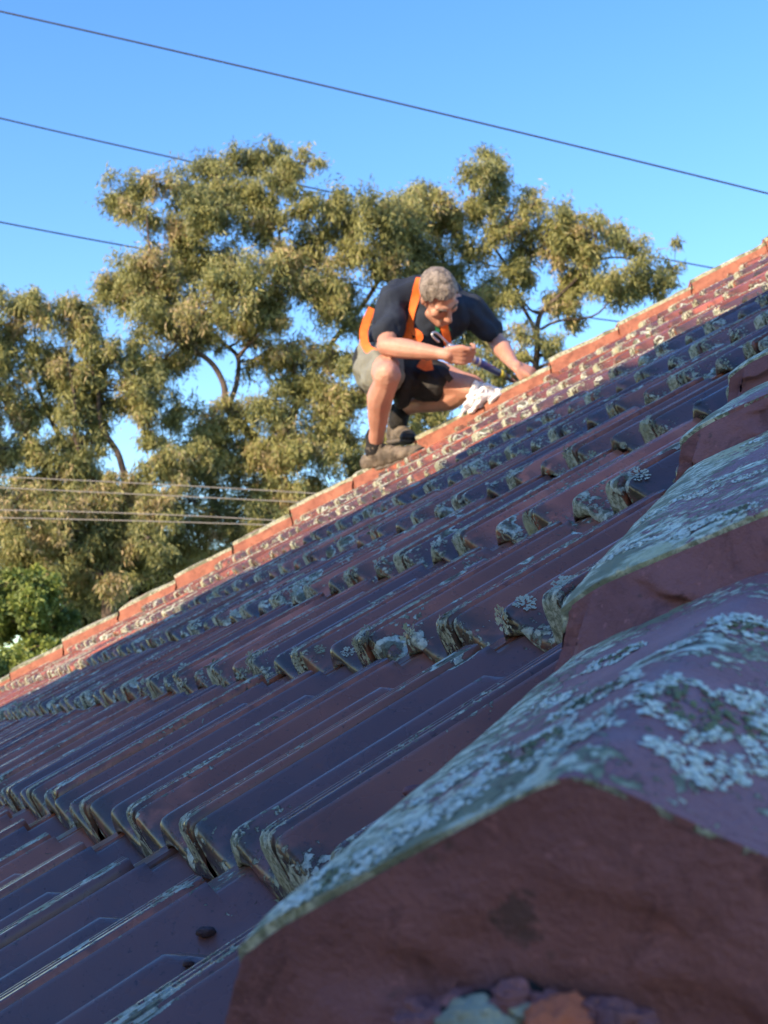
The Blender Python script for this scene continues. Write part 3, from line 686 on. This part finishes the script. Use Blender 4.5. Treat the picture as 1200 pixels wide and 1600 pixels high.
tree('gum_tree', 'leftmost gum tree, reddish brown tips and a thick low leaning limb', GG, 19.0,
 [[(175,1174,.26,0),(170,900,.22,0),(128,735,.19,0),(95,720,.15,0),(55,690,.11,0),(10,640,.07,0),(-40,560,.05,0)],
  [(128,735,.13,0),(80,660,.07,.2),(60,600,.05,.2),(50,520,.03,.2)],
  [(196,745,.10,0),(182,705,.09,0),(160,665,.08,0),(148,610,.06,0),(120,540,.04,0)], [(172,860,.14,0),(200,790,.11,0),(196,745,.10,0)],
  [(128,735,.10,0),(115,650,.06,-.2),(105,560,.03,-.2)]], left_cl, M_gum, 1.0)
SG = 'shrubs and low trees beyond the roof'
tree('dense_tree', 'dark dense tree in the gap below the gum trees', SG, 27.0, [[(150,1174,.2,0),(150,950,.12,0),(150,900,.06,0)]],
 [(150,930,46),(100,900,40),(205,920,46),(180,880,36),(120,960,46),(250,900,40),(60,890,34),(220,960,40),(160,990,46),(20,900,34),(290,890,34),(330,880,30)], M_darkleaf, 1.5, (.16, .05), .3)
tree('leafy_shrub', 'bright green round leafy shrub at the far left above the roof', SG, 17.0, [[(45,1174,.12,0),(48,1050,.08,0),(50,960,.05,0)]],
 [(45,940,38),(20,920,30),(75,945,32),(30,980,38),(80,985,32),(5,965,34),(60,915,26),(-30,960,50),(55,1010,34)], M_shrub, 1.5, (.075, .04), .2, .34)
tree('leafy_shrub', 'yellow green shrub peeping over the roof edge at the lower left', SG, 15.0, [[(10,1174,.1,0),(12,1100,.06,0),(14,1040,.04,0)]],
 [(10,1035,30),(35,1030,22),(-20,1050,34),(20,1065,26),(60,1040,16)], M_shrub, 1.6, (.07, .035), .2, .34)
# ------------------------------------------------------------------ the man on the far hip
def hip_depth(px):
    best = None
    for v in np.linspace(0, VAPEX, 400):
        P = O + Uv*(FAR-v*CF) + Vv*v + FFr[3]*.035 - CAM; zz = P@FWD; x = 600+FPX*(P@RIGHT)/zz; y = 800-FPX*(P@UP)/zz
        if best is None or abs(x-px) < best[0]: best = (abs(x-px), zz, y)
    return best[1], best[2]
ZM, _ = hip_depth(620); PXM = ZM/FPX
def M(px, py, dz=0.): return at(px, py, ZM-dz)
class Blob:
    def __init__(s): s.V = []; s.F = []; s.off = 0; bm = bmesh.new(); bmesh.ops.create_icosphere(bm, subdivisions=2, radius=1); s.sv = np.array([v.co[:] for v in bm.verts]); s.sf = [tuple(v.index for v in f.verts) for f in bm.faces]; bm.free()
    def ball(s, c, r, basis=None):
        P = s.sv*np.array(r)
        if basis is not None: P = P@np.array(basis)
        s.V.append(P+np.array(c)); s.F += [tuple(i+s.off for i in f) for f in s.sf]; s.off += len(P)
    def chain(s, pts):
        """pts: list of (point, radius)"""
        for (a, ra), (b, rb) in zip(pts[:-1], pts[1:]):
            a = np.array(a); b = np.array(b); n = max(2, int(np.linalg.norm(b-a)/(.28*min(ra, rb)))+1)
            for i in range(n):
                t = i/(n-1); t2 = t*t*(3-2*t)*.5+t*.5; s.ball(a+(b-a)*t, ra+(rb-ra)*t2)
    def build(s, name, mat, par, voxel=.005, smooth=4, disp=None):
        o = mesh(name+'_raw', np.concatenate(s.V), s.F, None, None, True)
        m = o.modifiers.new('r', 'REMESH'); m.mode = 'VOXEL'; m.voxel_size = voxel; m.use_smooth_shade = True
        if smooth: q = o.modifiers.new('s', 'SMOOTH'); q.factor = .5; q.iterations = smooth
        dg = bpy.context.evaluated_depsgraph_get(); me = bpy.data.meshes.new_from_object(o.evaluated_get(dg)); bpy.data.objects.remove(o)
        me.name = name; me.materials.clear(); me.materials.append(mat)
        n = len(me.vertices); co = np.empty(n*3, np.float32); me.vertices.foreach_get('co', co); co = co.reshape(-1, 3).astype(float)
        if disp is not None:
            nr = np.empty(n*3, np.float32); me.vertices.foreach_get('normal', nr); nr = nr.reshape(-1, 3)
            co = co + nr*disp(co)[:, None]; me.vertices.foreach_set('co', co.astype(np.float32).ravel()); me.update()
        me.polygons.foreach_set('use_smooth', np.ones(len(me.polygons), dtype=bool))
        return parent(link(bpy.data.objects.new(name, me)), par)
TW = -FWD
# joints
SH_R, EL_R, WR_R = M(614, 470, .07), M(603, 541, .24), M(690, 553, .36)
SH_L, EL_L, WR_L = M(734, 482, .02), M(776, 533, -.02), M(801, 568, .05+.12)
HP_R, KN_R, AN_R = M(592, 574, -.07), M(605, 586, .33), M(586, 694, .10)
HP_L, KN_L, AN_L = M(628, 578, -.06), M(736, 606, .15), M(629, 640, -.13)
NECK, HEAD = M(680, 462, .06), M(686, 462, .20)
man = thing('person', tuple(M(605, 733, .0)), 'grey haired man in black T-shirt and orange harness crouching on the far roof hip', 'person')
def skinmat():
    n = NT('sunned_skin')
    c = n.mix(n.ramp(n.noise(9, 4), .3, .7), (.40, .205, .150), (.50, .280, .210))
    c = n.mix(n.math('MULTIPLY', n.ramp(n.noise(40, 3), .5, .7), .35), c, (.50, .19, .13))
    n.b.inputs['Subsurface Weight'].default_value = .08; n.b.inputs['Subsurface Scale'].default_value = .02
    return n.fin(c, .5, n.bump(n.noise(120, 3), .002), .4)
M_skin = skinmat()
hf = np.array(RIGHT*.42-UP*.84+TW*.33); hf /= np.linalg.norm(hf)
hu = RIGHT*.12+UP*.45+TW*.88; hu = hu-hf*(hu@hf); hu /= np.linalg.norm(hu); hx = np.cross(hf, hu)
HB = np.array([hx, hf, hu])
def Hd(x, y, z): return HEAD + hx*x+hf*y+hu*z
body = Blob()
# head
body.ball(Hd(0, -.012, .028), (.074, .096, .088), HB); body.ball(Hd(0, .022, -.035), (.061, .068, .074), HB)
body.chain([(Hd(-.045, .03, -.075), .024), (Hd(-.018, .077, -.098), .021), (Hd(.018, .077, -.098), .021), (Hd(.045, .03, -.075), .024)])
body.chain([(Hd(0, .088, .012), .011), (Hd(0, .102, -.012), .012), (Hd(0, .114, -.032), .0155)])
body.ball(Hd(.012, .104, -.036), (.010, .010, .009), HB); body.ball(Hd(-.012, .104, -.036), (.010, .010, .009), HB)
body.chain([(Hd(-.045, .068, .022), .013), (Hd(0, .083, .026), .013), (Hd(.045, .068, .022), .013)])
for sx in (-1, 1):
    body.ball(Hd(sx*.040, .060, -.026), (.026, .024, .024), HB); body.ball(Hd(sx*.073, -.008, -.012), (.009, .017, .028), HB)
body.chain([(Hd(-.020, .088, -.060), .008), (Hd(0, .095, -.058), .010), (Hd(.020, .088, -.060), .008)])
body.chain([(Hd(-.016, .088, -.073), .009), (Hd(.016, .088, -.073), .009)])
body.chain([(Hd(0, -.03, -.05), .062), (NECK, .066)]); body.chain([(NECK, .07), (M(660, 480, .0), .10), (M(610, 560, -.08), .12)])
body.chain([(NECK, .062), (SH_R, .045)]); body.chain([(NECK, .062), (SH_L, .045)])
# right arm (left in the photo), forearm across
def limb(a, b, c, r):  # r: six radii
    ab = (a+b)/2; bc1 = b+(c-b)*.28; bc2 = b+(c-b)*.65
    body.chain([(a, r[0]), (ab, r[1]), (b, r[2]), (bc1, r[3]), (bc2, r[4]), (c, r[5])])
limb(SH_R, EL_R, WR_R, (.046, .048, .042, .047, .038, .027)); limb(SH_L, EL_L, WR_L, (.044, .046, .040, .045, .037, .027))
# legs
def leg(h, k, a, cf):
    body.chain([(h, .098), (h+(k-h)*.5, .086), (h+(k-h)*.85, .064), (k, .062)])
    q = k+(a-k)*.30+cf*.018
    body.chain([(k, .061), (k+(a-k)*.12, .055), (q, .060), (k+(a-k)*.55+cf*.010, .050), (k+(a-k)*.8, .037), (a, .036)])
leg(HP_R, KN_R, AN_R, -TW*.6-RIGHT*.8); leg(HP_L, KN_L, AN_L, -TW*.4-UP*.8)
body.ball(KN_R+TW*.022+UP*.008, (.048, .048, .050)); body.ball(KN_L+RIGHT*.02+TW*.008, (.046, .046, .046))
# hands
def hand(wr, palm, basis, fingers, thumb):
    """palm centre, (across, along, normal) basis; each finger a bent chain of its own"""
    ac, al, nn = basis
    body.chain([(wr, .027), (palm-al*.03, .027)])
    for q in (-.028, -.010, .010, .028):
        body.chain([(palm-al*.035+ac*q*.75, .0155), (palm+al*.03+ac*q, .0145)])
    for i, f in enumerate(fingers):
        q = (-.032, -.0108, .0108, .031)[i]; p = palm+al*.040+ac*q; pts = [(p, .0112)]; ang = 0
        Ls = [(.044, .027, .020), (.048, .030, .022), (.045, .028, .021), (.036, .022, .018)][i]
        for L, da in zip(Ls, f):
            ang += da; p = p + (al*math.cos(ang)-nn*math.sin(ang))*L; pts.append((p, .0102-.0012*len(pts)))
        body.chain(pts)
    body.chain([(palm+thumb[0], .0145), (palm+thumb[1], .0125), (palm+thumb[2], .0105)])
def nz(v): return v/np.linalg.norm(v)
# hand holding the gun: back of the hand outwards, fingers wrapping under the grip
PR = M(711, 555, .385); al = nz(RIGHT*.93-UP*.12+TW*.15); nn = nz(TW*.55-UP*.35+RIGHT*.0); nn = nz(nn-al*(nn@al)); ac = np.cross(al, nn)
if ac@UP > 0: ac = -ac                                   # first finger uppermost
hand(WR_R, PR, (ac*-1 if False else ac, al, -(-nn)), [(.5, 1.2, .9), (.6, 1.25, .9), (.7, 1.2, .9), (.8, 1.2, .8)], (-ac*.028-al*.01, -ac*.040+al*.028, -ac*.034+al*.058))
DL = ZM-hip_depth(815)[0]; PL = M(817, 577, .085+DL); al2 = nz(RIGHT*.88-UP*.40+TW*.1); nn2 = nz(UP*.8+TW*.55); nn2 = nz(nn2-al2*(nn2@al2)); ac2 = np.cross(al2, nn2)
if ac2@TW < 0: ac2 = -ac2
hand(WR_L, PL, (ac2, al2, nn2), [(.7, 1.1, .6), (.75, 1.15, .6), (.7, 1.1, .6), (.6, 1.0, .6)], (ac2*.03-al2*.02, ac2*.042+al2*.01-nn2*.02, ac2*.034+al2*.04-nn2*.04))
bo = body.build('body', M_skin, man, .0045, 3)
# eyes and brows
M_eye = simple('eye', (.03, .02, .018), .3); M_brow = simple('grey_brow', (.16, .13, .11), .9)
for sx in (-1, 1):
    e = Blob(); e.ball(Hd(sx*.030, .079, .004), (.012, .007, .005), HB); ee = e.build('eye', M_eye, man, .002, 1)
    e = Blob(); e.chain([(Hd(sx*.015, .094, .021), .0045), (Hd(sx*.034, .088, .027), .0050), (Hd(sx*.052, .072, .022), .004)]); e.build('eyebrow', M_brow, man, .002, 1)
# hair: shell over the cranium with short tufts
def hair():
    n = NT('grey_hair'); f = n.noise(30, 5, .7); g = n.noise(160, 3, .7)
    c = n.mix(n.ramp(n.math('ADD', n.math('MULTIPLY', f, .7), n.math('MULTIPLY', g, .5)), .42, .75), (.040, .033, .028), (.30, .265, .235))
    m = n.fin(c, .75, n.bump(n.noise(140, 4), .006), .3)
    bm = bmesh.new(); bmesh.ops.create_icosphere(bm, subdivisions=6, radius=1); P = np.array([v.co[:] for v in bm.verts]); F = [tuple(v.index for v in f_.verts) for f_ in bm.faces]; bm.free()
    loc = P*np.array((.0815, .1035, .0960)) + np.array((0, -.013, .028))
    d = fbm(loc, 38, 4, 4)*.0055+fbm(loc, 150, 8, 2)*.0020; loc = loc + P*d[:, None]
    jit = fbm(loc, 70, 6, 3)*.010
    z, y, x = loc[:, 2]+jit, loc[:, 1]+jit, np.abs(loc[:, 0])
    keep = ((z > .072) | (y < .052-.25*np.clip(x-.03, 0, 1)) & (z > .035) | (y < .022) & (z > .012) | (y < -.028) & (z > -.045) | (y < .008) & (y > -.008) & (z > -.012))
    F = np.array([f_ for f_ in F if keep[list(f_)].all()])
    lo = loc; W3 = HEAD + lo[:, :1]*hx+lo[:, 1:2]*hf+lo[:, 2:3]*hu
    o = mesh('hair', W3, F, m, man, True); md = o.modifiers.new('t', 'SOLIDIFY'); md.thickness = .012; md.offset = -1
hair()
# T-shirt
M_shirt = NT('black_cotton'); _c = M_shirt.mix(M_shirt.ramp(M_shirt.noise(6, 4), .3, .7), (.014, .020, .034), (.026, .036, .056)); M_shirt = M_shirt.fin(_c, .85, M_shirt.bump(M_shirt.noise(700, 2), .001), .25)
sh = Blob()
sh.chain([(M(600, 562, -.10), .135), (M(622, 525, -.07), .148), (M(655, 488, -.03), .160), (M(678, 474, .0), .140)])
sh.chain([(M(640, 545, -.02), .12), (M(668, 505, .02), .125), (M(700, 490, .0), .12)])
sh.chain([(M(660, 462, .02), .090), (SH_R, .072), (SH_R+(EL_R-SH_R)*.5, .068), (SH_R+(EL_R-SH_R)*.66, .069)])
sh.chain([(M(690, 470, .01), .085), (SH_L, .068), (SH_L+(EL_L-SH_L)*.5, .062), (SH_L+(EL_L-SH_L)*.70, .062)])
sh.chain([(NECK, .075), (M(655, 455, .0), .085), (M(630, 462, .0), .085)])
def folds(co):
    q = co.copy(); q[:, 2] *= .45
    w = np.sin(fbm(co, 3.2, 3, 3)*9+co[:, 2]*26+co[:, 1]*12)
    return w*.0085+fbm(q, 16, 2, 4)*.010
shirt = sh.build('tshirt', M_shirt, man, .006, 5, folds)
# shorts
M_short = simple('grey_green_canvas', (.175, .185, .155), .85, 14, .18, (60, .004)); M_panel = simple('black_stretch_panel', (.010, .011, .014), .7, 20, .3, (60, .003))
so_ = Blob(); so_.chain([(M(598, 565, -.10), .135), (M(596, 578, .0), .128), (M(594, 584, .13), .104), (M(599, 585, .185), .092)])
so_.build('shorts', M_short, man, .006, 4, folds)
sp_ = Blob(); sp_.chain([(M(596, 572, -.12), .142), (M(602, 592, -.02), .110)]); sp_.chain([(M(630, 575, -.02), .112), (M(655, 590, .02), .104), (M(682, 597, .07), .096)]); sp_.chain([(M(640, 590, .06), .06), (M(628, 625, .03), .045)])
sp_.build('shorts_panel', M_panel, man, .006, 4, folds)
st_ = Blob(); st_.chain([(M(690, 590, .10), .040), (M(668, 612, .05), .050), (M(640, 618, .04), .05)]); 
# socks and boots
M_sock = simple('black_sock', (.012, .012, .013), .95, 60, .3, (200, .002)); M_boot = simple('dusty_suede', (.125, .105, .082), .9, 22, .55, (90, .004)); M_sole = simple('rubber_sole', (.11, .095, .08), .9); M_toe = simple('black_toe_cap', (.015, .014, .014), .6)
def boot(an, heel, toe, seedx):
    ax = nz(toe-heel); upv = nz((an-heel)-ax*((an-heel)@ax)); sd_ = np.cross(ax, upv)
    b = Blob(); B = np.array([ax, sd_, upv])
    for t, w, h in ((.0, .038, .046), (.14, .040, .052), (.3, .040, .056), (.45, .041, .050), (.6, .045, .041), (.78, .047, .034), (.92, .040, .029)):
        b.ball(heel+ax*t*.27+upv*(h*.7+.012), (.045, w, h), B)
    b.chain([(heel+ax*.045+upv*.06, .045), (heel+ax*.05+upv*.095, .046)])
    for k in range(5): b.chain([(heel+ax*(.10+.022*k)+upv*(.100-.011*k)-sd_*.022, .0055), (heel+ax*(.10+.022*k)+upv*(.104-.011*k)+sd_*.022, .0055)])
    bb = b.build('boot', M_boot, man, .004, 2, lambda co: fbm(co, 30, seedx, 3)*.004)
    s_ = Blob()
    for t, w in ((.02, .036), (.2, .035), (.4, .036), (.6, .044), (.78, .047), (.95, .040)): s_.ball(heel+ax*t*.27+upv*.008, (.040, w, .016), B)
    q = s_.build('sole', M_sole, man, .004, 1); q.parent = bb; q.matrix_parent_inverse = Matrix.Identity(4)
    c_ = Blob(); c_.ball(heel+ax*.262+upv*.024, (.040, .042, .026), B); q = c_.build('toe_cap', M_toe, man, .004, 1); q.parent = bb; q.matrix_parent_inverse = Matrix.Identity(4)
    k_ = Blob(); k_.chain([(heel+ax*.048+upv*.09, .047), (an, .043), (an+UP*.038, .0435)]); k_.build('sock', M_sock, man, .004, 2)
boot(AN_R+UP*.0, M(582, 738, .06), M(634, 722, .16), 3)
boot(M(622, 655, -.16), M(614, 694, -.22), M(634, 692, .0), 5)
k_ = Blob(); k_.chain([(AN_L, .042), (M(622, 660, -.10), .045)]); k_.build('sock', M_sock, man, .004, 2)
# harness webbing: ribbons laid on the shirt
M_web = simple('orange_webbing', (.85, .16, .02), .7, 30, .12, (300, .001)); M_webd = simple('dark_webbing', (.02, .02, .022), .8)
def bvh_of(objs):
    V, F = [], []; off = 0
    for o in objs:
        V += [tuple(v.co) for v in o.data.vertices]; F += [tuple(i+off for i in p.vertices) for p in o.data.polygons]; off = len(V)
    return BVHTree.FromPolygons(V, F)
BS = bvh_of([shirt])
def ribbon(name, path, width, mat, par, lift=.006, thick=.004):
    """path: (px, py[, dz]); without dz the strap lies on the shirt's surface"""
    pts = spline([np.array((p[0], p[1], p[2] if len(p) > 2 else -9.)) for p in path], 6) if False else None
    C = []; 
    dense = []
    for a, b in zip(path[:-1], path[1:]):
        for i in range(8): dense.append([a[j]+(b[j]-a[j])*i/8 if (len(a) > 2 and len(b) > 2) or j < 2 else None for j in range(3)] if len(a) > 2 and len(b) > 2 else [a[0]+(b[0]-a[0])*i/8, a[1]+(b[1]-a[1])*i/8, None])
    dense.append(list(path[-1])+([None] if len(path[-1]) < 3 else []))
    for x, y, dz in dense:
        if dz is not None: C.append((M(x, y, dz), None)); continue
        d = ray(x, y); h = BS.ray_cast(Vector(CAM), Vector(d/np.linalg.norm(d)))
        if h[0] is None: continue
        C.append((np.array(h[0]), np.array(h[1])))
    P = np.array([c[0] for c in C])
    for _ in range(3): P[1:-1] = (P[:-2]+2*P[1:-1]+P[2:])/4
    N_ = np.array([c[1] if c[1] is not None else TW for c in C])
    for _ in range(4): N_[1:-1] = N_[:-2]+2*N_[1:-1]+N_[2:]; N_ /= np.linalg.norm(N_, axis=1)[:, None]
    V = []
    for i in range(len(P)):
        t = nz(P[min(i+1, len(P)-1)]-P[max(i-1, 0)]); s = nz(np.cross(t, N_[i])); w = width/2
        c = P[i]+N_[i]*lift; V += [c-s*w, c+s*w, c+s*w+N_[i]*thick, c-s*w+N_[i]*thick]
    F = []
    for i in range(len(P)-1):
        for k in range(4): F.append((i*4+k, i*4+(k+1) % 4, (i+1)*4+(k+1) % 4, (i+1)*4+k))
    F += [(3, 2, 1, 0), tuple(len(V)-4+k for k in range(4))]
    return mesh(name, V, F, mat, par, False)
hr = ribbon('harness', [(657, 437), (651, 450), (648, 470), (645, 495), (641, 520)], .038, M_web, man)
tag(hr, 'orange safety harness webbing')
def sub(o): o.parent = hr; o.matrix_parent_inverse = Matrix.Identity(4); return o
sub(ribbon('webbing_loop', [(640, 506), (634, 520), (632, 532), (640, 538), (652, 532), (656, 524), (648, 518)], .032, M_web, None, .02))
sub(ribbon('webbing_loop', [(638, 515), (641, 538)], .036, M_web, None, .012))
sub(ribbon('chest_strap', [(691, 497), (693, 515), (697, 532), (700, 545)], .036, M_web, None, .014))
sub(ribbon('waist_strap', [(582, 482, .0), (573, 500, .02), (568, 518, .05), (569, 535, .09), (575, 546, .13), (586, 552, .16)], .038, M_web, None, 0))
sub(ribbon('leg_strap', [(655, 566, .16), (665, 572, .17), (676, 570, .17)], .045, M_web, None, 0))
sub(ribbon('leg_strap', [(690, 576, .19), (698, 586, .20), (705, 595, .18)], .028, M_webd, None, 0))
# green emblem on the chest
M_em = simple('green_print', (.02, .22, .10), .8)
ribbon('shirt_emblem', [(680, 514), (686, 513)], .030, M_em, man, .003, .001); ribbon('shirt_emblem', [(697, 516), (702, 512)], .026, M_em, man, .003, .001)

# ------------------------------------------------------------------ pointing gun, rag
gun = thing('pointing_gun', tuple(M(708, 548, .40)), 'long caulking gun with a blue barrel held in both hands of the crouching man', 'tool')
M_steel = simple('bright_steel', (.55, .55, .57), .35); M_steel.node_tree.nodes['Principled BSDF'].inputs['Metallic'].default_value = .8
M_blk = simple('black_plastic', (.04, .04, .045), .4); M_blue = simple('blue_barrel', (.05, .07, .26), .35, 25, .3); M_cream = simple('pale_label', (.42, .40, .40), .6); M_yel = simple('yellow_collar', (.45, .40, .05), .6); M_noz = simple('mortar_crusted_nozzle', (.24, .13, .10), .8, 60, .3)
def rod(name, pts, r, mat, par, sides=12):
    V, F = tube(pts, r, sides); return mesh(name, V, F, mat, par)
G = lambda x, y: M(x, y, .43-.0026*(x-676))
rod('plunger_rod', spline([G(686, 534), G(679, 529), G(675, 523), G(678, 519), G(685, 522), G(700, 537), G(712, 546)], 5), .0045, M_steel, gun)
rod('frame', [G(700, 539), G(707, 543), G(716, 549), G(720, 551)], [.010, .016, .016, .012], M_steel, gun)
rod('handle', spline([G(708, 546), G(706, 556), G(704, 568)], 4), .012, M_blk, gun)
rod('trigger', spline([G(716, 551), G(717, 561), G(713, 570)], 4), .007, M_steel, gun)
rod('barrel', [G(716, 548), G(722, 552), G(726, 554)], .016, M_blk, gun); br = rod('barrel', [G(726, 554), G(752, 568), G(782, 584)], [.016, .017, .016], M_blue, gun, 16)
for x0, x1 in ((730, 732), (737, 740), (745, 748)):
    f = lambda x: 554+(x-726)*.536
    rod('barrel_band', [G(x0, f(x0)), G(x1, f(x1))], .0180, M_cream, gun, 16)
rod('collar', [G(780, 583), G(786, 586)], .0175, M_yel, gun, 16); rod('cap', [G(786, 586), G(795, 591)], [.0172, .013], M_blk, gun, 16)
rod('nozzle', [G(795, 591), G(808, 599), G(824, 611)], [.011, .008, .005], M_noz, gun)
def rag():
    zr, _ = hip_depth(750)
    nu, nv = 70, 70; a = np.linspace(0, 1, nu); b = np.linspace(0, 1, nv); A, B = np.meshgrid(a, b)
    lx = 742-26*B**1.1; rx = 762+ (38*np.sin(np.clip(B*1.6, 0, 1)*math.pi/2)) - 26*np.clip(B-.45, 0, 1)*1.8
    X = lx+(rx-lx)*A; Y = 594+B*58 + A*8*(1-B) - A*B*22
    q = np.stack([A*1.3+B*.5, B*1.1, A*0], -1).reshape(-1, 3)
    f = fbm(q, 3.2, 3, 4).reshape(A.shape); w = np.sin(A*15+B*4+f*7)
    X = X+fbm(q, 6, 8, 3).reshape(A.shape)*5; Y = Y+fbm(q, 6, 9, 3).reshape(A.shape)*5
    D = .05+.018*w+.05*f+.03*np.sin(A*math.pi)*np.sin(B*math.pi)
    P = CAM+ (FWD+RIGHT*((X-600)/FPX)[..., None]-UP*((Y-800)/FPX)[..., None])*(zr-.06-D)[..., None]
    o = mesh('rag', P.reshape(-1, 3), grid_faces(nu, nv), simple('white_cotton', (.74, .74, .78), .9, 30, .06), None)
    md = o.modifiers.new('t', 'SOLIDIFY'); md.thickness = .006
    tag(o, 'crumpled white rag lying on the far roof hip below the tool', 'rag')
rag()
